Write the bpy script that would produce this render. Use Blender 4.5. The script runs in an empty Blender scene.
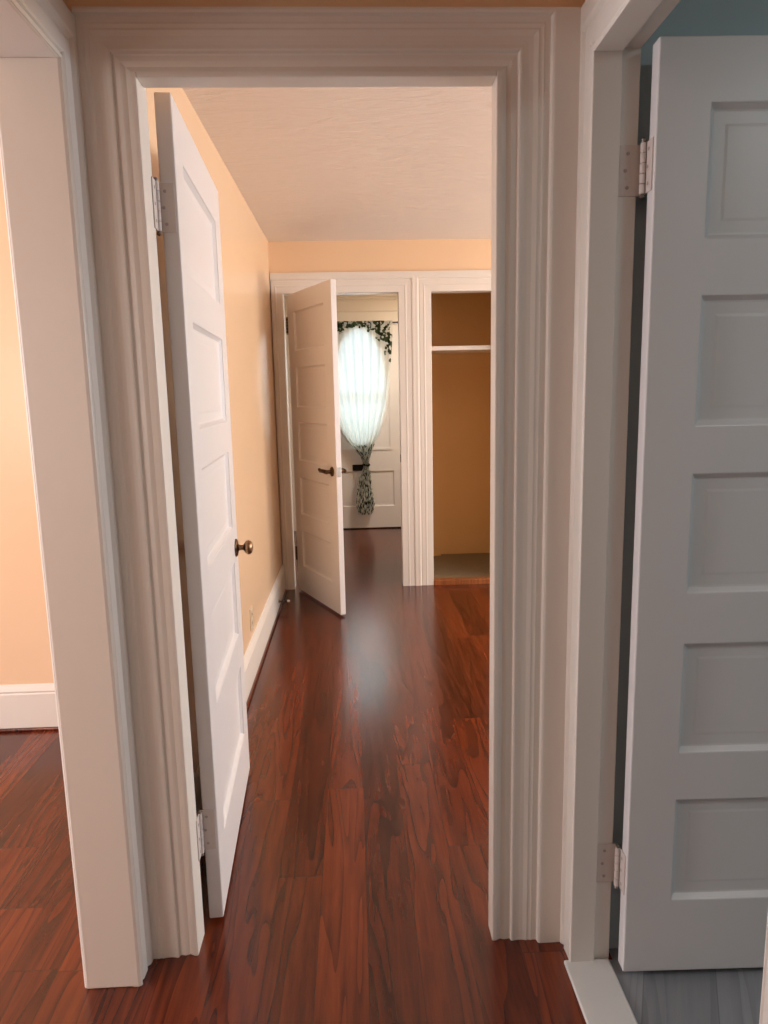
import bpy, bmesh, math, random
from mathutils import Vector, Matrix
random.seed(7)
S = bpy.context.scene
COL = S.collection
PI = math.pi

# ------------------------------------------------------------------ helpers
def box(bm, x0, x1, y0, y1, z0, z1):
    vs = [bm.verts.new(p) for p in ((x0,y0,z0),(x1,y0,z0),(x1,y1,z0),(x0,y1,z0),(x0,y0,z1),(x1,y0,z1),(x1,y1,z1),(x0,y1,z1))]
    for f in ((0,3,2,1),(4,5,6,7),(0,1,5,4),(1,2,6,5),(2,3,7,6),(3,0,4,7)):
        bm.faces.new([vs[i] for i in f])

def tube(bm, pts, rad, n=12, cap=True):
    """pts: list of points, rad: radius or list"""
    pts = [Vector(p) for p in pts]
    if not isinstance(rad, (list, tuple)): rad = [rad]*len(pts)
    rings = []
    ref = None
    for i, p in enumerate(pts):
        d = (pts[min(i+1, len(pts)-1)] - pts[max(i-1, 0)]).normalized()
        if ref is None:
            ref = Vector((0,0,1)) if abs(d.z) < .9 else Vector((1,0,0))
        a = d.cross(ref).normalized(); b = d.cross(a).normalized()
        rings.append([bm.verts.new(p + (a*math.cos(2*PI*k/n) + b*math.sin(2*PI*k/n))*rad[i]) for k in range(n)])
    for r0, r1 in zip(rings, rings[1:]):
        for k in range(n):
            bm.faces.new((r0[k], r0[(k+1) % n], r1[(k+1) % n], r1[k]))
    if cap:
        bm.faces.new(rings[0][::-1]); bm.faces.new(rings[-1])

def lathe(bm, c, axis, prof, n=24):
    """prof: list of (distance along axis, radius)"""
    c = Vector(c); ax = Vector(axis).normalized()
    tube(bm, [c + ax*h for h, r in prof], [max(r, 1e-4) for h, r in prof], n)

def link(name, bm, m, parent=None, smooth=False, bevel=0, seg=2):
    bmesh.ops.recalc_face_normals(bm, faces=bm.faces[:])
    me = bpy.data.meshes.new(name); bm.to_mesh(me); bm.free()
    o = bpy.data.objects.new(name, me); COL.objects.link(o)
    me.materials.append(m)
    if parent: o.parent = parent
    if smooth:
        for p in me.polygons: p.use_smooth = True
        try: me.set_sharp_from_angle(angle=math.radians(40))
        except Exception: pass
    if bevel:
        b = o.modifiers.new('edge', 'BEVEL'); b.width = bevel; b.segments = seg; b.limit_method = 'ANGLE'; b.angle_limit = math.radians(40)
    return o

def tag(o, label, cat, kind=None, group=None):
    o['label'] = label; o['category'] = cat
    if kind: o['kind'] = kind
    if group: o['group'] = group
    return o

def boxes(name, m, bl, label, cat, kind='structure', bevel=0, parent=None):
    bm = bmesh.new()
    for b in bl: box(bm, *b)
    o = link(name, bm, m, parent, bevel=bevel)
    return tag(o, label, cat, kind) if parent is None else o

def empty(name, loc, rotz=0):
    o = bpy.data.objects.new(name, None); COL.objects.link(o)
    o.location = loc; o.rotation_euler = (0, 0, rotz); o.empty_display_size = .1
    return o

# ------------------------------------------------------------------ materials
def lin(r, g, b):
    f = lambda c: (c/255/12.92) if c/255 <= .04045 else ((c/255+.055)/1.055)**2.4
    return (f(r), f(g), f(b), 1)

class NT:
    def __init__(s, name):
        s.m = bpy.data.materials.new(name); s.m.use_nodes = True
        s.t = s.m.node_tree; s.t.nodes.clear()
        s.out = s.n('ShaderNodeOutputMaterial')
    def n(s, ty, **kw):
        nd = s.t.nodes.new(ty)
        for k, v in kw.items():
            if k in nd.inputs.keys(): nd.inputs[k].default_value = v
            else: setattr(nd, k, v)
        return nd
    def l(s, a, b): s.t.links.new(a, b)
    def math(s, op, a, b=None, c=None):
        nd = s.n('ShaderNodeMath', operation=op)
        for i, v in enumerate((a, b, c)):
            if v is None: continue
            if isinstance(v, (int, float)): nd.inputs[i].default_value = v
            else: s.l(v, nd.inputs[i])
        return nd.outputs[0]

def paint(name, rgb, rough=.5, bump=.05, scale=60, spec=.5, vary=.03, stretch=(1,1,1), coat=0):
    t = NT(name)
    b = t.n('ShaderNodeBsdfPrincipled', Roughness=rough)
    b.inputs['Specular IOR Level'].default_value = spec
    if coat: b.inputs['Coat Weight'].default_value = coat; b.inputs['Coat Roughness'].default_value = .15
    g = t.n('ShaderNodeTexCoord')
    mp = t.n('ShaderNodeMapping'); mp.inputs['Scale'].default_value = stretch
    t.l(g.outputs['Object'], mp.inputs['Vector'])
    nz = t.n('ShaderNodeTexNoise', Scale=3.0, Detail=4.0); t.l(mp.outputs[0], nz.inputs['Vector'])
    mx = t.n('ShaderNodeMix', data_type='RGBA')
    c = lin(*rgb)
    mx.inputs['A'].default_value = tuple(min(1, v*(1-vary)) for v in c[:3])+(1,)
    mx.inputs['B'].default_value = tuple(min(1, v*(1+vary)) for v in c[:3])+(1,)
    t.l(nz.outputs['Fac'], mx.inputs['Factor']); t.l(mx.outputs['Result'], b.inputs['Base Color'])
    if bump:
        n2 = t.n('ShaderNodeTexNoise', Scale=float(scale), Detail=3.0); t.l(mp.outputs[0], n2.inputs['Vector'])
        bp = t.n('ShaderNodeBump', Strength=bump, Distance=.004); t.l(n2.outputs['Fac'], bp.inputs['Height'])
        t.l(bp.outputs[0], b.inputs['Normal'])
    t.l(b.outputs[0], t.out.inputs[0])
    return t.m

def metal(name, rgb, rough=.35, met=1.0):
    t = NT(name)
    b = t.n('ShaderNodeBsdfPrincipled', Roughness=rough, Metallic=met)
    g = t.n('ShaderNodeTexCoord')
    nz = t.n('ShaderNodeTexNoise', Scale=40.0, Detail=3.0); t.l(g.outputs['Object'], nz.inputs['Vector'])
    mx = t.n('ShaderNodeMix', data_type='RGBA'); c = lin(*rgb)
    mx.inputs['A'].default_value = tuple(v*.75 for v in c[:3])+(1,); mx.inputs['B'].default_value = c
    t.l(nz.outputs['Fac'], mx.inputs['Factor']); t.l(mx.outputs['Result'], b.inputs['Base Color'])
    t.l(b.outputs[0], t.out.inputs[0])
    return t.m

def planks(name, w, L, ramp, rough=.25, seam=.45, grain=1.0, coat=.3, diag=None):
    """boards running along local Y: random tone per board, grain and knots, dark joints"""
    t = NT(name)
    b = t.n('ShaderNodeBsdfPrincipled')
    b.inputs['Coat Weight'].default_value = coat; b.inputs['Coat Roughness'].default_value = .16
    g = t.n('ShaderNodeTexCoord')
    sp = t.n('ShaderNodeSeparateXYZ')
    src = g.outputs['Object']
    if diag:
        mp = t.n('ShaderNodeMapping'); mp.inputs['Rotation'].default_value = (0, 0, diag); t.l(src, mp.inputs['Vector']); src = mp.outputs[0]
    t.l(src, sp.inputs[0])
    x, y = sp.outputs['X'], sp.outputs['Y']
    xs = t.math('DIVIDE', x, w); ix = t.math('FLOOR', xs); fx = t.math('FRACT', xs)
    w1 = t.n('ShaderNodeTexWhiteNoise', noise_dimensions='1D'); t.l(ix, w1.inputs['W'])
    ys = t.math('ADD', t.math('DIVIDE', y, L), t.math('MULTIPLY', w1.outputs['Value'], 7.31))
    iy = t.math('FLOOR', ys); fy = t.math('FRACT', ys)
    cb = t.n('ShaderNodeCombineXYZ'); t.l(ix, cb.inputs[0]); t.l(iy, cb.inputs[1])
    w2 = t.n('ShaderNodeTexWhiteNoise', noise_dimensions='2D'); t.l(cb.outputs[0], w2.inputs['Vector'])
    rnd = w2.outputs['Value']
    # stretched grain
    v = t.n('ShaderNodeCombineXYZ')
    t.l(t.math('MULTIPLY', x, 1.0), v.inputs[0]); t.l(t.math('MULTIPLY', y, .07), v.inputs[1]); t.l(t.math('MULTIPLY', rnd, 13.0), v.inputs[2])
    n1 = t.n('ShaderNodeTexNoise', Scale=55.0, Detail=6.0, Roughness=.65, Distortion=.4); t.l(v.outputs[0], n1.inputs['Vector'])
    # cathedral figure
    v2 = t.n('ShaderNodeCombineXYZ')
    t.l(x, v2.inputs[0]); t.l(t.math('MULTIPLY', y, .085), v2.inputs[1]); t.l(t.math('MULTIPLY', rnd, 29.0), v2.inputs[2])
    wv = t.n('ShaderNodeTexNoise', Scale=9.0, Detail=2.5, Roughness=.4, Distortion=.6); t.l(v2.outputs[0], wv.inputs['Vector'])
    rings = t.math('FRACT', t.math('MULTIPLY', wv.outputs['Fac'], 9.0))
    rings = t.math('POWER', rings, 2.5)
    tone = t.math('ADD', t.math('MULTIPLY', n1.outputs['Fac'], .62*grain), t.math('MULTIPLY', rings, -.26*grain))
    tone = t.math('ADD', tone, t.math('MULTIPLY', rnd, .28))
    # knots
    v3 = t.n('ShaderNodeCombineXYZ'); t.l(x, v3.inputs[0]); t.l(t.math('MULTIPLY', y, .45), v3.inputs[1])
    vo = t.n('ShaderNodeTexVoronoi', Scale=5.0); t.l(v3.outputs[0], vo.inputs['Vector'])
    kn = t.n('ShaderNodeMapRange'); kn.inputs['From Min'].default_value = .0; kn.inputs['From Max'].default_value = .09
    kn.inputs['To Min'].default_value = -.35*grain; kn.inputs['To Max'].default_value = 0; t.l(vo.outputs['Distance'], kn.inputs['Value'])
    tone = t.math('ADD', tone, kn.outputs[0])
    cr = t.n('ShaderNodeValToRGB'); el = cr.color_ramp.elements
    el[0].position, el[0].color = ramp[0][0], lin(*ramp[0][1]); el[1].position, el[1].color = ramp[-1][0], lin(*ramp[-1][1])
    for p_, c_ in ramp[1:-1]:
        e = el.new(p_); e.color = lin(*c_)
    t.l(tone, cr.inputs['Fac'])
    # joints
    dx = t.math('MINIMUM', fx, t.math('SUBTRACT', 1.0, fx)); dy = t.math('MINIMUM', fy, t.math('SUBTRACT', 1.0, fy))
    jx = t.math('LESS_THAN', dx, .0013/w); jy = t.math('LESS_THAN', dy, .0012/L)
    jt = t.math('MAXIMUM', jx, jy)
    mx = t.n('ShaderNodeMix', data_type='RGBA'); mx.inputs['B'].default_value = lin(*[c*.5 for c in ramp[0][1]])
    t.l(t.math('MULTIPLY', jt, seam), mx.inputs['Factor']); t.l(cr.outputs['Color'], mx.inputs['A'])
    t.l(mx.outputs['Result'], b.inputs['Base Color'])
    ro = t.math('ADD', rough, t.math('MULTIPLY', n1.outputs['Fac'], .14)); t.l(ro, b.inputs['Roughness'])
    hb = t.math('ADD', t.math('MULTIPLY', n1.outputs['Fac'], .25), t.math('MULTIPLY', jt, -1.0))
    bp = t.n('ShaderNodeBump', Strength=.10, Distance=.0015); t.l(hb, bp.inputs['Height']); t.l(bp.outputs[0], b.inputs['Normal'])
    t.l(b.outputs[0], t.out.inputs[0])
    return t.m

M = {}
M['peach'] = paint('peach wall paint', (236, 204, 169), rough=.25, bump=.02, scale=180, spec=.5, vary=.02)
M['tan'] = paint('shade-darkened closet tan', (224, 187, 128), rough=.5, bump=.03, scale=150)  # darker than the room's peach, so the colour carries some of the closet's shade
M['trim'] = paint('white trim enamel', (228, 222, 214), rough=.38, bump=.02, scale=40, stretch=(3,3,.25), vary=.02)
M['door'] = paint('white door enamel', (226, 224, 224), rough=.36, bump=.02, scale=50, stretch=(3,3,.3), vary=.015)
M['bathwall'] = paint('blue grey bathroom paint', (190, 208, 216), rough=.5, bump=.03, scale=120)
M['sill'] = paint('white threshold enamel', (214, 212, 208), rough=.4, bump=.05, scale=60)
M['red'] = planks('red brown floorboards', .127, 1.3,
    [(.05, (42, 14, 6)), (.30, (80, 30, 13)), (.55, (110, 46, 20)), (.90, (146, 70, 35))], rough=.15, seam=.4, coat=.18)
M['grey'] = planks('grey vinyl planks', .16, 1.2,
    [(.1, (120, 122, 126)), (.5, (150, 152, 156)), (.95, (176, 178, 182))], rough=.4, seam=.35, grain=.7, coat=.05, diag=.42)
M['closetfloor'] = planks('pale closet sheet flooring', .45, .45,
    [(.1, (122, 112, 92)), (.5, (140, 130, 108)), (.95, (152, 144, 122))], rough=.4, seam=.3, grain=.25, coat=0, diag=.7)
M['oak'] = planks('oak sill', .2, 2.0, [(.1, (120, 66, 32)), (.5, (164, 98, 52)), (.95, (188, 122, 70))], rough=.3, seam=0, coat=.2)
M['bronze'] = metal('dark bronze', (92, 70, 52), .28)
M['knob'] = metal('antique brass', (150, 118, 88), .3)
M['nickel'] = metal('worn steel', (170, 165, 158), .35)
M['painted'] = paint('painted over hinge', (214, 204, 198), rough=.35, bump=.25, scale=160)
M['screw'] = paint('painted screw heads', (176, 164, 154), rough=.4, bump=0)
M['black'] = metal('black painted iron', (26, 24, 22), .45, .6)
M['rubber'] = paint('white rubber', (226, 220, 210), rough=.6, bump=0)
M['plate'] = paint('ivory plastic', (214, 198, 172), rough=.35, bump=0)
M['rod'] = metal('dark curtain rod', (60, 50, 44), .4)

def ceiling_mat():
    t = NT('textured white ceiling')
    b = t.n('ShaderNodeBsdfPrincipled', Roughness=.6)
    b.inputs['Base Color'].default_value = lin(232, 222, 214)
    g = t.n('ShaderNodeTexCoord'); mp = t.n('ShaderNodeMapping'); mp.inputs['Scale'].default_value = (3.2, 9, 1); t.l(g.outputs['Object'], mp.inputs[0])
    n1 = t.n('ShaderNodeTexNoise', Scale=1.6, Detail=3.0, Distortion=1.6); t.l(mp.outputs[0], n1.inputs['Vector'])
    n2 = t.n('ShaderNodeTexNoise', Scale=9.0, Detail=2.0); t.l(mp.outputs[0], n2.inputs['Vector'])
    h = t.math('ADD', n1.outputs['Fac'], t.math('MULTIPLY', n2.outputs['Fac'], .3))
    bp = t.n('ShaderNodeBump', Strength=.45, Distance=.015); t.l(h, bp.inputs['Height']); t.l(bp.outputs[0], b.inputs['Normal'])
    t.l(b.outputs[0], t.out.inputs[0]); return t.m
M['ceil'] = ceiling_mat()

def glass_mat():
    t = NT('window glass')
    tr = t.n('ShaderNodeBsdfTransparent'); tr.inputs[0].default_value = (.93, .96, .96, 1)
    gl = t.n('ShaderNodeBsdfGlossy', Roughness=.02); fr = t.n('ShaderNodeFresnel', IOR=1.45)
    mx = t.n('ShaderNodeMixShader'); t.l(fr.outputs[0], mx.inputs[0]); t.l(tr.outputs[0], mx.inputs[1]); t.l(gl.outputs[0], mx.inputs[2])
    t.l(mx.outputs[0], t.out.inputs[0]); return t.m
M['glass'] = glass_mat()

def fabric(name, sheer=True):
    """cream voile printed with dark foliage: a leafy border over the top and down the sides, another over the tail, carried up to darken the unlit gather"""
    t = NT(name)
    g = t.n('ShaderNodeTexCoord'); uv = t.n('ShaderNodeSeparateXYZ'); t.l(g.outputs['UV'], uv.inputs[0])
    u, v = uv.outputs['X'], uv.outputs['Y']                     # u 0..1 over the cloth's width, v metres down from the rod
    mp = t.n('ShaderNodeCombineXYZ'); t.l(t.math('MULTIPLY', u, .9), mp.inputs[0]); t.l(v, mp.inputs[1])
    vo = t.n('ShaderNodeTexVoronoi', Scale=24.0); t.l(mp.outputs[0], vo.inputs['Vector'])
    nz = t.n('ShaderNodeTexNoise', Scale=24.0, Detail=2.5); t.l(mp.outputs[0], nz.inputs['Vector'])
    # border band: dense at the top edge, thicker towards the sides, and below v = 1.18
    side = t.math('ABSOLUTE', t.math('SUBTRACT', u, .5))
    depth = t.math('ADD', .105, t.math('MULTIPLY', t.math('POWER', t.math('MULTIPLY', side, 2.0), 2.2), .55))
    top = t.n('ShaderNodeMapRange'); top.inputs['From Min'].default_value = 1.25; top.inputs['From Max'].default_value = .5
    t.l(t.math('DIVIDE', v, depth), top.inputs['Value'])
    low = t.n('ShaderNodeMapRange'); low.inputs['From Min'].default_value = 1.14; low.inputs['From Max'].default_value = 1.24; t.l(v, low.inputs['Value'])  # starts above the tail: print also darkens the gather left without backlight
    dens = t.math('MAXIMUM', top.outputs[0], t.math('MULTIPLY', low.outputs[0], .88))
    leaf = t.math('ADD', t.math('MULTIPLY', nz.outputs['Fac'], .9), t.math('MULTIPLY', vo.outputs['Distance'], -.25))
    th = t.math('SUBTRACT', .78, t.math('MULTIPLY', dens, .52))
    mask = t.n('ShaderNodeMapRange'); mask.inputs['From Min'].default_value = 0; mask.inputs['From Max'].default_value = .05
    t.l(t.math('SUBTRACT', leaf, th), mask.inputs['Value'])
    lc = t.n('ShaderNodeMix', data_type='RGBA'); lc.inputs['A'].default_value = lin(18, 22, 16); lc.inputs['B'].default_value = lin(78, 90, 60)
    t.l(vo.outputs['Color'], lc.inputs['Factor'])
    col = t.n('ShaderNodeMix', data_type='RGBA'); col.inputs['A'].default_value = lin(232, 236, 230)
    t.l(lc.outputs['Result'], col.inputs['B']); t.l(mask.outputs[0], col.inputs['Factor'])
    d = t.n('ShaderNodeBsdfDiffuse'); tl = t.n('ShaderNodeBsdfTranslucent'); tp = t.n('ShaderNodeBsdfTransparent')
    t.l(col.outputs['Result'], d.inputs[0]); t.l(col.outputs['Result'], tl.inputs[0])
    m1 = t.n('ShaderNodeMixShader'); m1.inputs[0].default_value = .55; t.l(d.outputs[0], m1.inputs[1]); t.l(tl.outputs[0], m1.inputs[2])
    m2 = t.n('ShaderNodeMixShader')
    thin = t.n('ShaderNodeMapRange'); thin.inputs['From Min'].default_value = .30; thin.inputs['From Max'].default_value = .95
    thin.inputs['To Min'].default_value = .40 if sheer else .04; thin.inputs['To Max'].default_value = .14 if sheer else .04; t.l(v, thin.inputs['Value'])
    t.l(t.math('MULTIPLY', t.math('SUBTRACT', 1.0, mask.outputs[0]), thin.outputs[0]), m2.inputs[0])
    t.l(m1.outputs[0], m2.inputs[1]); t.l(tp.outputs[0], m2.inputs[2])
    t.l(m2.outputs[0], t.out.inputs[0]); return t.m
M['voile'] = fabric('printed voile')
M['voile_tail'] = fabric('gathered printed voile', False)

# ------------------------------------------------------------------ shell
HC = 2.40                     # ceiling height
boxes('floor', M['red'], [(-4.1, .484, -2.1, 7.4, -.12, 0), (.484, 3.4, 1.6, 5.0, -.12, 0), (.484, 1.6, 5.9, 7.4, -.12, 0), (.484, .60, 1.524, 1.6, -.12, 0), (.484, .60, 5.0, 5.9, -.12, 0)],
      'polished red-brown wood plank floor running through the rooms', 'floor')
boxes('floor_bathroom', M['grey'], [(.589, 2.6, -1.2, 1.6, -.12, -.002)], 'grey plank floor under the door on the bathroom side', 'floor')
boxes('ceiling', M['ceil'], [(-4.1, 3.4, -2.1, 7.5, HC, HC+.1)], 'white textured ceiling of the bedroom beyond the doorway', 'ceiling')

# wall between hall and bedroom (front of the picture)
boxes('wall_front', M['peach'], [(-.56, -.437, 1.612, 1.658, 0, HC), (.33, 3.4, 1.612, 1.658, 0, HC), (-.437, .33, 1.612, 1.658, 2.043, HC)],
      'peach wall strip above the nearest doorway casing', 'wall')
# wall on the left: between the hall / bedroom and the left room
boxes('wall_left', M['peach'], [(-.66, -.54, 1.66, 5.02, 0, HC), (-.66, -.556, 1.53, 1.66, 0, HC), (-.66, -.556, .72, 1.53, 2.046, HC), (-.66, -.556, -2.1, .72, 0, HC)],
      'long peach wall behind the open white door on the left', 'wall')
boxes('wall_left_room', M['peach'], [(-4.1, -.66, 2.92, 3.02, 0, HC)], 'peach wall with white baseboard seen through the left opening', 'wall')
boxes('wall_right', M['peach'], [(.505, .589, 1.53, 1.612, 0, HC), (.505, .589, .75, 1.53, 2.056, HC), (.505, .589, -2.1, .75, 0, HC)],
      'hall wall around the bathroom doorway on the right', 'wall')
boxes('wall_bathroom', M['bathwall'], [(.589, 2.6, 1.556, 1.61, 0, HC), (2.5, 2.6, -1.2, 1.556, 0, HC), (.589, 2.6, -1.3, -1.2, 0, HC)],
      'blue-grey bathroom wall above the grey panelled door', 'wall')
# bedroom far wall with the doorway and the closet opening
boxes('wall_far', M['peach'], [(-.56, -.47, 5.02, 5.10, 0, HC), (-.47, .338, 5.02, 5.10, 2.072, HC), (.338, .538, 5.02, 5.10, 0, HC),
                              (.538, 1.07, 5.02, 5.10, 2.072, HC), (1.07, 3.4, 5.02, 5.10, 0, HC)],
      'peach wall band above the far doorway and the closet', 'wall')
boxes('wall_bedroom_right', M['peach'], [(3.3, 3.4, 1.6, 1.8, 0, HC), (3.3, 3.4, 2.7, 3.6, 0, HC), (3.3, 3.4, 4.75, 5.1, 0, HC), (3.3, 3.4, 1.8, 2.7, 0, .75), (3.3, 3.4, 1.8, 2.7, 2.15, HC), (3.3, 3.4, 3.6, 4.75, 0, .75), (3.3, 3.4, 3.6, 4.75, 2.15, HC)],
      'peach bedroom wall holding the windows, out of sight on the right', 'wall')
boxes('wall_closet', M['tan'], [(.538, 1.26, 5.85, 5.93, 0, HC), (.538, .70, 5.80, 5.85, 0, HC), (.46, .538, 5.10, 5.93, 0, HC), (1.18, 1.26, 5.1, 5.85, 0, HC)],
      'back wall inside the open closet, its dimness partly put into the tan colour', 'wall')
boxes('wall_entry', M['trim'], [(-1.5, -.45, 7.26, 7.36, 0, HC), (-.45, .55, 7.26, 7.36, 2.085, HC), (.55, 1.6, 7.26, 7.36, 0, HC), (-1.6, -1.5, 5.02, 7.36, 0, HC), (1.5, 1.6, 5.93, 7.36, 0, HC)],
      'cream entry wall around the curtained door at the far end', 'wall')
boxes('wall_rear', M['peach'], [(-4.1, -3.7, -2.1, -2.0, 0, HC), (-2.3, .505, -2.1, -2.0, 0, HC), (-3.7, -2.3, -2.1, -2.0, 0, .8), (-3.7, -2.3, -2.1, -2.0, 2.1, HC)],
      'peach wall behind the viewer', 'wall')
boxes('wall_left_outer', M['peach'], [(-4.2, -4.1, -2.1, .6, 0, HC), (-4.2, -4.1, 1.9, 3.02, 0, HC), (-4.2, -4.1, .6, 1.9, 0, .7), (-4.2, -4.1, .6, 1.9, 2.15, HC)],
      'outer wall of the left room, out of sight', 'wall')

# ------------------------------------------------------------------ trims
def casing(name, P, a0, a1, zt, prof, label, amin=-1e9, amax=1e9, zmax=1e9, m='trim', right=True, left=True, z0=0):
    """moulded casing round an opening: prof = [(u outward from the inner edge, v out of the wall)], mitred corners"""
    bm = bmesh.new()
    prof = [(prof[0][0], -.004)] + list(prof) + [(prof[-1][0], -.004)]
    rows = []
    for u, v in prof:
        al = min(max(a0-u, amin), amax); ar = min(max(a1+u, amin), amax); z = min(zt+u, zmax)
        pts = []
        if left: pts.append((al, z0))
        pts += [(al, z), (ar, z)]
        if right: pts.append((ar, z0))
        rows.append([bm.verts.new(P(a, z, v)) for a, z in pts])
    n = len(rows[0])
    for i, r0 in enumerate(rows):
        r1 = rows[(i+1) % len(rows)]
        for k in range(n-1):
            bm.faces.new((r0[k], r0[k+1], r1[k+1], r1[k]))
    bm.faces.new([r[0] for r in rows]); bm.faces.new([r[-1] for r in rows][::-1])
    bmesh.ops.remove_doubles(bm, verts=bm.verts[:], dist=1e-6)
    o = link(name, bm, M[m]); tag(o, label, 'door casing', 'structure')
    return o

FRONT = [(0, .008), (.004, .012), (.010, .0125), (.014, .010), (.019, .0075), (.024, .010), (.029, .0115), (.034, .0105), (.040, .009), (.043, .010),
         (.0455, .0185), (.049, .0195), (.056, .0175), (.064, .0165), (.074, .0168), (.080, .0185), (.084, .0198), (.088, .0185), (.092, .019), (.095, .0202), (.099, .019),
         (.105, .019), (.109, .0195), (.1115, .027), (.116, .029), (.175, .029)]
casing('trim_1', lambda a, z, v: (a, 1.614-v, z), -.428, .320, 2.034, [(u, v*.8 if u < .11 else v*.95) for u, v in FRONT], 'wide moulded pinkish-white casing of the nearest doorway', amin=-.538, zmax=2.155)
JAMB = 1.655
bm = bmesh.new()
box(bm, -.437, -.425, 1.600, 1.676, 0, 2.043); box(bm, .317, .33, 1.600, JAMB, 0, 2.043); box(bm, -.425, .317, 1.600, JAMB, 2.031, 2.043)
tag(link('trim_2', bm, M['trim'], bevel=.003), 'thin white jamb lining of the nearest doorway', 'door jamb', 'structure')

SIDE = [(0, .008), (.002, .014), (.006, .0165), (.010, .013), (.013, .006), (.017, .006), (.020, .012), (.023, .0145), (.050, .0155), (.056, .012), (.060, .012), (.066, .018), (.072, .020), (.11, .020)]
casing('trim_3', lambda a, z, v: (-.557+v, a, z), .75, 1.515, 2.031, SIDE, 'white casing round the left cased opening', amax=1.594)
bm = bmesh.new()
box(bm, -.672, -.545, 1.514, 1.53, 0, 2.046); box(bm, -.672, -.545, .72, .736, 0, 2.046); box(bm, -.672, -.545, .736, 1.514, 2.030, 2.046)
tag(link('trim_4', bm, M['trim'], bevel=.004), 'broad pinkish jamb face of the left cased opening', 'door jamb', 'structure')
casing('trim_5', lambda a, z, v: (-.66-v, a, z), .75, 1.518, 2.034, [(0, .014), (.004, .018), (.08, .018), (.09, .012)], 'casing of the left opening on its far side')
casing('trim_6', lambda a, z, v: (.507-v, a, z), .764, 1.516, 2.042, SIDE, 'bright white casing round the bathroom doorway', amax=1.594)
bm = bmesh.new()
box(bm, .492, .551, 1.514, 1.54, 0, 2.056); box(bm, .551, .592, 1.525, 1.54, 0, 2.056)
box(bm, .492, .551, .738, .764, 0, 2.056); box(bm, .551, .592, .738, .753, 0, 2.056)
box(bm, .492, .551, .764, 1.514, 2.040, 2.066); box(bm, .551, .592, .753, 1.525, 2.051, 2.066)
tag(link('trim_7', bm, M['trim'], bevel=.002), 'rebated jamb of the bathroom doorway carrying two hinges', 'door jamb', 'structure')
bm = bmesh.new(); box(bm, .478, .590, .75, 1.523, -.02, .006)
tag(link('trim_8', bm, M['sill'], bevel=.004), 'white painted threshold between red floor and grey bathroom floor', 'threshold', 'structure')

FAR = [(0, .009), (.003, .012), (.042, .0132), (.045, .0150), (.052, .0150), (.055, .0132), (.078, .0135), (.082, .0115), (.087, .0115), (.092, .0185), (.098, .0195), (.112, .0185)]
FL = FAR[:-1] + [(.113, .0185), (.135, .0185)]
casing('trim_9', lambda a, z, v: (a, 5.02-v, z), -.456, .326, 2.06, FL, 'white casing of the far doorway behind the half-open door', amin=-.535, amax=.4385, zmax=2.195)
casing('trim_10', lambda a, z, v: (a, 5.02-v, z), .550, 1.06, 2.06, FL, 'white casing of the open closet', amin=.4385, zmax=2.195)
bm = bmesh.new()
box(bm, -.47, -.456, 5.01, 5.108, 0, 2.072); box(bm, .326, .338, 5.01, 5.108, 0, 2.072); box(bm, -.456, .326, 5.01, 5.108, 2.06, 2.072)
j = tag(link('trim_11', bm, M['trim'], bevel=.002), 'white jamb lining of the far doorway', 'door jamb', 'structure')
bm = bmesh.new(); box(bm, .3235, .3265, 5.02, 5.05, .90, .955); link('strike_plate', bm, M['black'], j)
bm = bmesh.new()
box(bm, .538, .550, 5.01, 5.10, .0, 2.072); box(bm, 1.06, 1.07, 5.01, 5.10, .0, 2.072); box(bm, .550, 1.06, 5.01, 5.10, 2.06, 2.072)
j = tag(link('trim_12', bm, M['trim'], bevel=.002), 'white jamb lining of the closet opening', 'door jamb', 'structure')
bm = bmesh.new(); box(bm, .5485, .5515, 5.012, 5.03, .905, .935); link('strike_plate', bm, M['bronze'], j)
bm = bmesh.new(); box(bm, .552, 1.058, 5.005, 5.07, -.01, .036)
tag(link('trim_13', bm, M['oak'], bevel=.004), 'orange-brown oak sill in front of the closet floor', 'threshold', 'structure')
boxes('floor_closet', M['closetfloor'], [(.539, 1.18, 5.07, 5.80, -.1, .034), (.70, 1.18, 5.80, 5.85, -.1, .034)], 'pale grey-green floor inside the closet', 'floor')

def baseboard(name, P, a0, a1, h, label, shoe=False):
    prof = [(0, 0), (.018, 0), (.018, h*.80), (.015, h*.83), (.017, h*.87), (.012, h*.93), (.006, h*.98), (0, h)]
    bm = bmesh.new()
    r0 = [bm.verts.new(P(a0, v, z)) for v, z in prof]; r1 = [bm.verts.new(P(a1, v, z)) for v, z in prof]
    n = len(prof)
    for i in range(n): bm.faces.new((r0[i], r0[(i+1) % n], r1[(i+1) % n], r1[i]))
    bm.faces.new(r0); bm.faces.new(r1[::-1])
    return tag(link(name, bm, M['trim']), label, 'baseboard', 'structure')
baseboard('baseboard_left', lambda a, v, z: (-.54+v, a, z), 1.66, 4.998, .19, 'white baseboard along the long peach wall')
baseboard('baseboard_left_room', lambda a, v, z: (a, 2.92-v, z), -4.05, -.66, .20, 'tall white baseboard in the left room')
bm = bmesh.new(); box(bm, -4.05, -.66, 2.888, 2.902, 0, .014)
tag(link('trim_14', bm, M['red'], bevel=.005), 'dark wood shoe moulding under the left room baseboard', 'shoe moulding', 'structure')
bm = bmesh.new(); box(bm, -.522, -.508, 1.70, 4.97, 0, .014)
tag(link('trim_15', bm, M['red'], bevel=.005), 'dark wood shoe moulding along the long peach wall', 'shoe moulding', 'structure')

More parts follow.
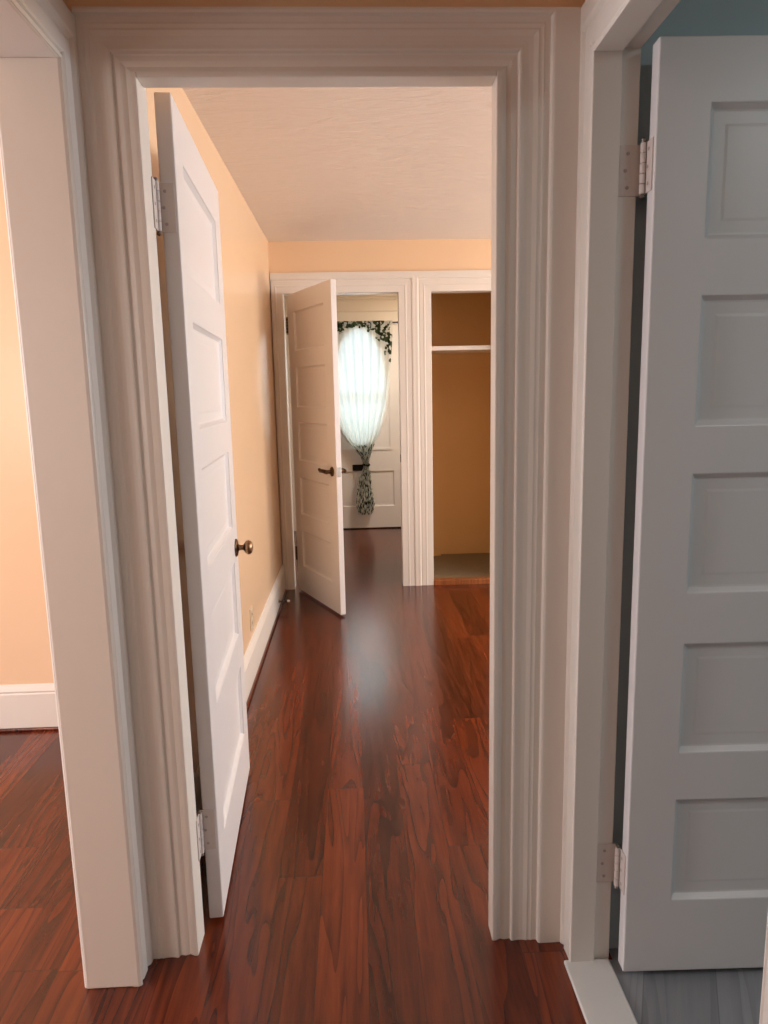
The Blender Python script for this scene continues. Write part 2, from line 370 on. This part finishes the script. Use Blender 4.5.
# ------------------------------------------------------------------ five-panel doors
ZP = [(1.927, 1.677), (1.565, 1.305), (1.202, .945), (.827, .573), (.455, .203)]
def panel_mesh(x0, x1, z0, z1, th):
    bm = bmesh.new()
    for side in (0, 1):
        Y = lambda d: d if side == 0 else th-d
        rings = []
        for ins, d in ((-.004, .0035), (0, .0035), (.008, .0125), (.012, .0135), (.034, .0135), (.040, .0127)):
            rings.append([bm.verts.new((x, Y(d), z)) for x, z in ((x0+ins, z0+ins), (x1-ins, z0+ins), (x1-ins, z1-ins), (x0+ins, z1-ins))])
        for a, b in zip(rings, rings[1:]):
            for k in range(4): bm.faces.new((a[k], a[(k+1) % 4], b[(k+1) % 4], b[k]))
        bm.faces.new(rings[-1])
    return bm

def panel_door(name, loc, rotz, w, label, th=.036, sl=.108, sr=.108, zb=.014, zt=2.047, mat='door'):
    """local x from the hinge edge, y = 0 visible face, y = th back face"""
    root = empty(name, loc, rotz); tag(root, label, 'door', 'structure')
    bm = bmesh.new()
    xs = [0, sl, w-sr, w]; zs = sorted([zt, zb] + [z for p in ZP for z in p])
    V = {}
    def vv(i, k, d):
        if (i, k, d) not in V: V[(i, k, d)] = bm.verts.new((xs[i], th*d, zs[k]))
        return V[(i, k, d)]
    hole = lambda i, k: i < 0 or k < 0 or i > 2 or k > len(zs)-2 or (i == 1 and k % 2 == 1)
    for i in range(3):
        for k in range(len(zs)-1):
            if hole(i, k): continue
            for d in (0, 1): bm.faces.new((vv(i, k, d), vv(i+1, k, d), vv(i+1, k+1, d), vv(i, k+1, d)))
            for (di, dk, a, b) in ((-1, 0, (i, k), (i, k+1)), (1, 0, (i+1, k), (i+1, k+1)), (0, -1, (i, k), (i+1, k)), (0, 1, (i, k+1), (i+1, k+1))):
                if hole(i+di, k+dk): bm.faces.new((vv(*a, 0), vv(*b, 0), vv(*b, 1), vv(*a, 1)))
    link('door_frame', bm, M[mat], root, bevel=.003)
    for z1, z0 in ZP: link('panel', panel_mesh(sl, w-sr, z0, z1, th), M[mat], root)
    return root

def hinge(root, pin, z0, z1, jamb_leaf, door_leaf, m='painted', rad=.0065):
    """pin (x, y) in the door's own frame; leaves are boxes (x0,x1,y0,y1)"""
    bm = bmesh.new()
    n = 5; h = (z1-z0)/n
    for i in range(n):
        lathe(bm, (pin[0], pin[1], z0+i*h+.0008), (0, 0, 1), [(0, rad), (h-.0016, rad)], 14)
    k = link('hinge', bm, M[m], root, smooth=True)
    bm = bmesh.new(); lathe(bm, (pin[0], pin[1], z0-.010), (0, 0, 1), [(0, .001), (.003, rad*.85), (.008, rad*.7), (.011, rad*.5), (z1-z0+.010, rad*.5), (z1-z0+.012, rad*.7), (z1-z0+.016, rad*.95), (z1-z0+.02, .001)], 14)
    link('hinge_pin', bm, M['nickel'], k, smooth=True)
    for lf in (jamb_leaf, door_leaf):
        if lf is None: continue
        x0, x1, y0, y1 = lf
        bm = bmesh.new(); box(bm, x0, x1, y0, y1, z0, z1)
        link('hinge_leaf', bm, M[m], k, bevel=.0008)
        for q in range(3):
            f = (q+.5)/3; z = z0+(z1-z0)*f
            bm = bmesh.new()
            if abs(x1-x0) > abs(y1-y0):   # leaf lies in x: screws on its -y face
                c = (x0+(x1-x0)*(.38 if q != 1 else .28), min(y0, y1)-.0006, z); ax = (0, -1, 0)
            else:
                c = (min(x0, x1)-.0006, y0+(y1-y0)*(.6 if q != 1 else .72), z); ax = (-1, 0, 0)
            lathe(bm, c, ax, [(0, .0038), (.0006, .0036), (.0012, .0008)], 12)
            link('screw', bm, M['screw'], k, smooth=True)
    return k

# door 1: white door swung into the bedroom, seen along its hall face
hx, hy = -.3825, 1.714
fx, fy = -.4225, 2.49
W1 = math.hypot(fx-hx, fy-hy); A1 = math.atan2(fy-hy, fx-hx)
d1 = panel_door('door_1', (hx, hy, 0), A1, W1, 'open white five-panel door with round bronze knob, just inside the nearest doorway', th=.037)
for z0, z1 in ((1.752, 1.858), (.218, .33)):
    hinge(d1, (-.014, .042), z0, z1, (-.050, -.014, .042, .045), (-.003, .0, .006, .040))
def knob_at(root, x, z, th, both=True):
    for sgn, y0 in ((-1, 0), (1, th)):
        bm = bmesh.new(); lathe(bm, (x, y0, z), (0, sgn, 0), [(-.002, .031), (.003, .031), (.007, .027), (.010, .014), (.012, .012)], 28)
        r = link('knob_rosette', bm, M['bronze'], root, smooth=True)
        bm = bmesh.new(); lathe(bm, (x, y0, z), (0, sgn, 0), [(.010, .010), (.026, .009), (.028, .012), (.032, .019), (.038, .024), (.045, .025), (.052, .022), (.057, .015), (.059, .004)], 28)
        link('knob', bm, M['knob'], r, smooth=True)
knob_at(d1, W1-.062, .868, .037)
bm = bmesh.new(); box(bm, W1-.001, W1+.001, .009, .033, .84, .90); link('latch_plate', bm, M['nickel'], d1)

# door 2: far door half open, bedroom face towards the left wall
A2 = math.atan2(4.32-4.985, -.114+.427)
d2 = panel_door('door_2', (-.427, 4.985, 0), A2, .735, 'half-open cream door with dark lever handle at the far end of the bedroom', th=.036, sl=.112, sr=.125)
for z0, z1 in ((1.80, 1.90), (.22, .32)):
    hinge(d2, (-.022, .004), z0, z1, None, (-.002, .0005, .004, .030), m='bronze', rad=.009)
for sgn, y0 in ((-1, 0), (1, .036)):
    bm = bmesh.new(); lathe(bm, (.735-.062, y0, .915), (0, sgn, 0), [(-.002, .030), (.004, .030), (.008, .025), (.011, .013), (.044, .011)], 24)
    r = link('handle_rosette', bm, M['bronze'], d2, smooth=True)
    bm = bmesh.new()
    yy = y0+sgn*.042
    tube(bm, [(.735-.050, yy, .915), (.735-.075, yy+sgn*.004, .917), (.735-.115, yy+sgn*.003, .918), (.735-.150, yy, .914), (.735-.172, yy-sgn*.002, .922)], [.013, .013, .012, .0115, .010], 12)
    link('lever', bm, M['bronze'], r, smooth=True)
bm = bmesh.new(); box(bm, .734, .7362, .006, .030, .885, .945); link('latch_plate', bm, M['nickel'], d2)

# door 3: grey-lit bathroom door swung away from us
A3 = math.radians(-1.6)
d3 = panel_door('door_3', (.604, 1.467, 0), A3, .735, 'panelled door in grey shade standing open into the bathroom', th=.036)
for z0, z1 in ((1.772, 1.870), (.212, .312)):
    hinge(d3, (-.007, .043), z0, z1, (-.052, -.006, .0545, .0575), (-.003, .0, .008, .036))
knob_at(d3, .735-.062, .87, .036)

# ------------------------------------------------------------------ entry door at the far end
EX0, EX1, EY, CX = -.38, .52, 7.275, .07
e = empty('door_4', (CX, EY, 0)); tag(e, 'cream entry door with oval glass behind the tied curtain', 'door', 'structure')
gz, ga, gb, N = 1.45, .265, .575, 64     # oval glass: centre height and half axes
def oval(g=0): return [((ga+g)*math.cos(2*PI*k/N), gz+(gb+g)*math.sin(2*PI*k/N)) for k in range(N)]
def rect_pt(th, hw, z0, z1):
    c, s_ = math.cos(th), math.sin(th)
    t_ = min(hw/abs(c) if abs(c) > 1e-6 else 1e9, ((z1-gz) if s_ > 0 else (gz-z0))/abs(s_) if abs(s_) > 1e-6 else 1e9)
    return (c*t_, gz+s_*t_)
bm = bmesh.new()
ov = oval(); hw, zcut, z1d = .45, .80, 2.07
outer = [rect_pt(math.atan2(z-gz, x), hw, zcut, z1d) for x, z in ov]
for cx_, cz_ in ((hw, zcut), (-hw, zcut), (hw, z1d), (-hw, z1d)):
    i = min(range(N), key=lambda q: (outer[q][0]-cx_)**2+(outer[q][1]-cz_)**2); outer[i] = (cx_, cz_)
rr = []
for y in (0, .042):
    rr.append(([bm.verts.new((x, y, z)) for x, z in ov], [bm.verts.new((x, y, z)) for x, z in outer]))
    for k in range(N): bm.faces.new((rr[-1][0][k], rr[-1][0][(k+1) % N], rr[-1][1][(k+1) % N], rr[-1][1][k]))
for q in (0, 1):
    for k in range(N): bm.faces.new((rr[0][q][k], rr[0][q][(k+1) % N], rr[1][q][(k+1) % N], rr[1][q][k]))
for x0, x1 in ((-.45, -.33), (-.06, .06), (.33, .45)): box(bm, x0, x1, 0, .042, .012, .80)
for za, zb_ in ((.60, .80), (.012, .235)):
    for x0, x1 in ((-.33, -.06), (.06, .33)): box(bm, x0, x1, 0, .042, za, zb_)
link('door_frame', bm, M['door'], e)
for x0, x1 in ((-.33, -.06), (.06, .33)):
    link('panel', panel_mesh(x0, x1, .235, .60, .042), M['door'], e)
bm = bmesh.new()          # raised moulding ring round the glass
rg = [[bm.verts.new((x, y, z)) for x, z in oval(g_)] for g_, y in ((-.008, .006), (-.006, -.008), (.008, -.013), (.026, -.011), (.034, .002))]
for a_, b_ in zip(rg, rg[1:]):
    for k in range(N): bm.faces.new((a_[k], a_[(k+1) % N], b_[(k+1) % N], b_[k]))
link('glass_moulding', bm, M['door'], e, smooth=True)
bm = bmesh.new()
vs0 = [bm.verts.new((x, .016, z)) for x, z in ov]; vs1 = [bm.verts.new((x, .021, z)) for x, z in ov]
bm.faces.new(vs0); bm.faces.new(vs1[::-1])
for k in range(N): bm.faces.new((vs0[k], vs0[(k+1) % N], vs1[(k+1) % N], vs1[k]))
link('glass_pane', bm, M['glass'], e)
bm = bmesh.new()          # raised square surround the oval sits in
for q in ((-.315, -.295, .815, 2.05), (.295, .315, .815, 2.05), (-.295, .295, .815, .835), (-.295, .295, 2.03, 2.05)): box(bm, q[0], q[1], -.009, .002, q[2], q[3])
link('glass_surround', bm, M['door'], e)
bm = bmesh.new(); box(bm, -.26, .26, .010, .028, 1.335, 1.362); link('glazing_bar', bm, M['door'], e)
bm = bmesh.new(); box(bm, -.095, .055, -.010, .001, .606, .670); ms = link('mail_slot', bm, M['black'], e, bevel=.004)
bm = bmesh.new(); box(bm, -.080, .040, -.016, -.009, .618, .658); link('slot_flap', bm, M['black'], ms, bevel=.003)
bm = bmesh.new(); box(bm, -.44, .55, 7.262, 7.31, 0, .011)  # dark strip painted in for the shade of the gap under the door
tag(link('trim_16', bm, M['rod']), 'dark strip in place of the shaded gap under the curtained entry door', 'threshold', 'structure')
casing('trim_17', lambda a, z, v: (a, 7.262-v, z), -.40, .50, 2.075, [(0, .012), (.01, .018), (.10, .018), (.115, .028), (.125, .028)], 'cream head casing and frame of the entry door')
bm = bmesh.new(); box(bm, -.54, .64, 7.215, 7.262, 2.318, 2.350); box(bm, -.53, .63, 7.235, 7.262, 2.295, 2.318)
tag(link('trim_18', bm, M['trim'], bevel=.004), 'pale crown ledge above the entry door', 'moulding', 'structure')

# curtain rod, curtain
bm = bmesh.new(); tube(bm, [(-.36, 7.226, 2.072), (.45, 7.226, 2.072)], .0055, 10)
for x in (-.34, .43): tube(bm, [(x, 7.226, 2.072), (x, 7.262, 2.072)], .004, 8)
rodo = tag(link('curtain_rod', bm, M['rod'], smooth=True), 'thin dark rod holding the printed curtain on the entry door', 'curtain rod')
rod_cap = bmesh.new(); lathe(rod_cap, (.45, 7.226, 2.072), (1, 0, 0), [(0, .006), (.006, .010), (.014, .009), (.018, .002)], 14); link('finial', rod_cap, M['rod'], rodo, smooth=True)

cur = empty('curtain', (0, 0, 0)); tag(cur, 'sheer cream curtain with dark leaf print, tied into a tail over the entry door', 'curtain')
def lerp(tab, z):
    for (z0, v0), (z1, v1) in zip(tab, tab[1:]):
        if z0 >= z >= z1: return v0+(v1-v0)*(z0-z)/(z0-z1)
    return tab[-1][1]
LEFT = [(2.10, -.31), (1.9, -.305), (1.6, -.275), (1.35, -.235), (1.10, -.155), (.95, -.085), (.85, -.02), (.76, .055), (.69, .085), (.66, .088)]
RIGHT = [(2.10, .405), (1.9, .40), (1.6, .375), (1.35, .345), (1.10, .285), (.95, .235), (.85, .19), (.76, .158), (.69, .138), (.66, .135)]
def cloth(name, m, ztop, zbot, lf, rt, amp, NU=140, NV=90, pleats=11, yc=7.196):
    bm = bmesh.new(); uvl = bm.loops.layers.uv.new('UVMap'); grid = []; uvd = {}
    for j_ in range(NV+1):
        z = ztop+(zbot-ztop)*j_/NV; a, b = lf(z), rt(z); row = []
        for i in range(NU+1):
            u = i/NU
            A = amp(z)
            y = yc+A*math.sin(2*PI*pleats*u+.8*math.sin(3*z)+.5*math.sin(9*u))
            if b-a < .35: y += -.5*A*math.sin(PI*u)*1.6
            x = a+(b-a)*u+.15*A*math.sin(4*PI*pleats*u+1.0)*min(1, (b-a)/.4)
            v = bm.verts.new((x, y, z)); row.append(v); uvd[v] = (u, 2.10-z)
        grid.append(row)
    for r0, r1 in zip(grid, grid[1:]):
        for i in range(NU):
            f = bm.faces.new((r0[i], r0[i+1], r1[i+1], r1[i])); f.smooth = True
            for lp in f.loops: lp[uvl].uv = uvd[lp.vert]
    return link(name, bm, m, cur)
cloth('curtain_panel', M['voile'], 2.088, .672, lambda z: lerp(LEFT, z), lambda z: lerp(RIGHT, z), lambda z: .013 if z > 1.2 else .013+.012*min(1, (1.2-z)/.4), pleats=8)
TL = [(.69, .085), (.64, .085), (.55, .035), (.42, .012), (.28, .000), (.20, .010), (.16, .03)]
TR = [(.69, .138), (.64, .145), (.55, .162), (.42, .168), (.28, .192), (.20, .180), (.16, .155)]
cloth('curtain_tail', M['voile_tail'], .672, .165, lambda z: lerp(TL, z), lambda z: lerp(TR, z), lambda z: .020 if z < .62 else .017, pleats=6)
bm = bmesh.new()
tube(bm, [(.112+.034*math.cos(t), 7.196+.030*math.sin(t), .672+.006*math.sin(2*t)) for t in [2*PI*k/24 for k in range(25)]], .009, 10)
link('tie_band', bm, M['voile_tail'], cur, smooth=True)

# ------------------------------------------------------------------ small things
bm = bmesh.new(); box(bm, .54, 1.178, 5.14, 5.50, 1.675, 1.705)
sh = tag(link('closet_shelf', bm, M['trim'], bevel=.003), 'pale painted shelf across the upper part of the closet', 'shelf')
bm = bmesh.new(); box(bm, .54, .556, 5.14, 5.50, 1.60, 1.675); link('cleat', bm, M['tan'], sh)
bm = bmesh.new(); box(bm, 1.16, 1.178, 5.14, 5.50, 1.60, 1.675); link('cleat', bm, M['tan'], sh)
boxes('trim_19', M['tan'], [(.70, 1.18, 5.832, 5.85, 1.58, 1.67)], 'wall cleat running under the closet shelf', 'cleat')

ds = empty('door_stop', (-.522, 4.53, .055)); tag(ds, 'small white-tipped door stop on the baseboard beside the far door', 'door stop')
bm = bmesh.new(); lathe(bm, (0, 0, 0), (1, 0, 0), [(0, .012), (.004, .012), (.007, .005)], 14); link('base_plate', bm, M['nickel'], ds, smooth=True)
bm = bmesh.new(); tube(bm, [(.005+.052*k/120, .005*math.cos(k*.6), .005*math.sin(k*.6)) for k in range(121)], .0013, 6); link('spring', bm, M['bronze'], ds, smooth=True)
bm = bmesh.new(); lathe(bm, (.055, 0, 0), (1, 0, 0), [(0, .008), (.012, .0085), (.017, .006), (.019, .001)], 14); link('rubber_tip', bm, M['rubber'], ds, smooth=True)

op = empty('wall_outlet', (-.54, 3.455, .285)); tag(op, 'small ivory outlet plate low on the long peach wall', 'outlet')
bm = bmesh.new(); box(bm, 0, .005, -.035, .035, -.058, .058); pl = link('cover_plate', bm, M['plate'], op, bevel=.002)
for dz in (-.022, .022):
    bm = bmesh.new(); box(bm, .004, .0075, -.016, .016, dz-.013, dz+.013); so = link('socket', bm, M['plate'], op, bevel=.002)
    bm = bmesh.new()
    for dy in (-.006, .006): box(bm, .0072, .0079, dy-.0012, dy+.0012, dz-.004, dz+.006)
    link('slot', bm, M['black'], so)

# ------------------------------------------------------------------ windows out of sight, daylight through them, added fill lights
def window(name, axis, c, a0, a1, z0, z1, label, d):
    """sash window in a wall: axis 'x' = glass normal along x at x=c"""
    r = empty(name, (0, 0, 0)); tag(r, label, 'window', 'structure')
    def bx(bm, p0, p1, q0, q1, t0, t1):
        if axis == 'x': box(bm, c+t0, c+t1, p0, p1, q0, q1)
        else: box(bm, p0, p1, c+t0, c+t1, q0, q1)
    bm = bmesh.new(); f = .05; zm = (z0+z1)/2
    for p in ((a0, a0+f, z0, z1), (a1-f, a1, z0, z1), (a0+f, a1-f, z0, z0+f), (a0+f, a1-f, z1-f, z1), (a0+f, a1-f, zm-.02, zm+.02)):
        bx(bm, *p, -.03, .03)
    link('window_frame', bm, M['trim'], r)
    bm = bmesh.new(); bx(bm, a0+f, a1-f, z0+f, z1-f, -.003, .003); link('window_pane', bm, M['glass'], r)
window('window_1', 'x', 3.36, 3.6, 4.75, .75, 2.15, 'bedroom window nearer the closet, out of sight on the right', 1)
window('added_window_4', 'x', 3.36, 1.8, 2.7, .75, 2.15, 'added bedroom window nearer the doorway, unseen on the right', 1)  # unseen window added to brighten the near wall and the white door
window('window_2', 'x', -4.15, .6, 1.9, .7, 2.15, 'left room side window, out of sight', 1)
window('window_3', 'y', -2.05, -3.7, -2.3, .8, 2.1, 'left room rear window, out of sight', 1)

def area(name, loc, target, sx, sy, power, rgb, spread=180):
    l = bpy.data.lights.new(name, 'AREA'); l.shape = 'RECTANGLE'; l.size = sx; l.size_y = sy; l.energy = power; l.color = rgb
    l.spread = math.radians(spread)
    o = bpy.data.objects.new(name, l); COL.objects.link(o); o.location = loc
    o.rotation_euler = (Vector(target)-Vector(loc)).to_track_quat('-Z', 'Z').to_euler()
    return o
DAY = (.86, .93, 1.0)
area('daylight_bedroom', (3.27, 4.18, 1.45), (0, 4.18, 1.45), 1.1, 1.35, 60, (1, .89, .77))
area('fill_light_bedroom_near', (3.27, 2.25, 1.45), (0, 2.25, 1.45), .85, 1.35, 62, (.77, .89, 1))  # added fill at the added window, lifts the near wall and door
area('daylight_left_side', (-4.05, 1.25, 1.42), (0, 1.25, 1.42), 1.25, 1.4, 98, (.96, .95, 1))
area('daylight_left_rear', (-3.0, -1.97, 1.45), (-3.0, 0, 1.45), 1.35, 1.25, 34, (1, .91, .86))
area('daylight_entry', (.07, 7.75, 1.55), (.07, 5, 1.2), 1.2, 1.5, 24, (.90, .96, 1))
area('fill_light_entry', (.9, 6.2, 2.36), (.9, 6.2, 0), .3, .3, 24, (1, .90, .78))  # unseen warm fill, added to brighten the entry door
area('ceiling_lamp_bathroom', (1.5, .2, 2.36), (1.5, .2, 0), .3, .3, 7, (.86, .98, 1.0))
area('fill_light_hall', (-.33, -.5, 2.36), (-.33, -.5, 0), .3, .3, 3.6, (1, .88, .82))  # unseen fill, added and placed to light the hall casings

w = bpy.data.worlds.new('World'); S.world = w; w.use_nodes = True
bg = w.node_tree.nodes.get('Background') or w.node_tree.nodes.new('ShaderNodeBackground')
bg.inputs[0].default_value = (.82, .92, 1.0, 1); bg.inputs[1].default_value = 1.0

# ------------------------------------------------------------------ camera
f, pitch, yaw, roll, h = 712.22, .1651, .0396, .0206, 1.384
def ray(du, dv, dep):
    c, s = math.cos(roll), math.sin(roll)
    u = c*du-s*dv; v = s*du+c*dv
    x, up = u, -v
    c, s = math.cos(pitch), math.sin(pitch)
    yf = dep*c+up*s; Z = -dep*s+up*c
    c, s = math.cos(yaw), math.sin(yaw)
    return Vector((x*c+yf*s, -x*s+yf*c, Z))
R_, U_, F_ = ray(1, 0, 0), ray(0, -1, 0), ray(0, 0, 1)
cam = bpy.data.cameras.new('Camera'); co = bpy.data.objects.new('Camera', cam); COL.objects.link(co)
m4 = Matrix((R_, U_, -F_)).transposed().to_4x4(); m4.translation = (0, 0, h)
co.matrix_world = m4
cam.sensor_fit = 'VERTICAL'; cam.sensor_height = 36; cam.lens = f*36/1024; cam.clip_start = .02
S.camera = co

S.view_settings.view_transform = 'Standard'; S.view_settings.look = 'None'
S.view_settings.exposure = 0; S.view_settings.gamma = 1; S.view_settings.use_curve_mapping = False
S.cycles.max_bounces = 12; S.cycles.diffuse_bounces = 6; S.cycles.transparent_max_bounces = 12
S.cycles.use_denoising = True
S.cycles.sample_clamp_indirect = 6
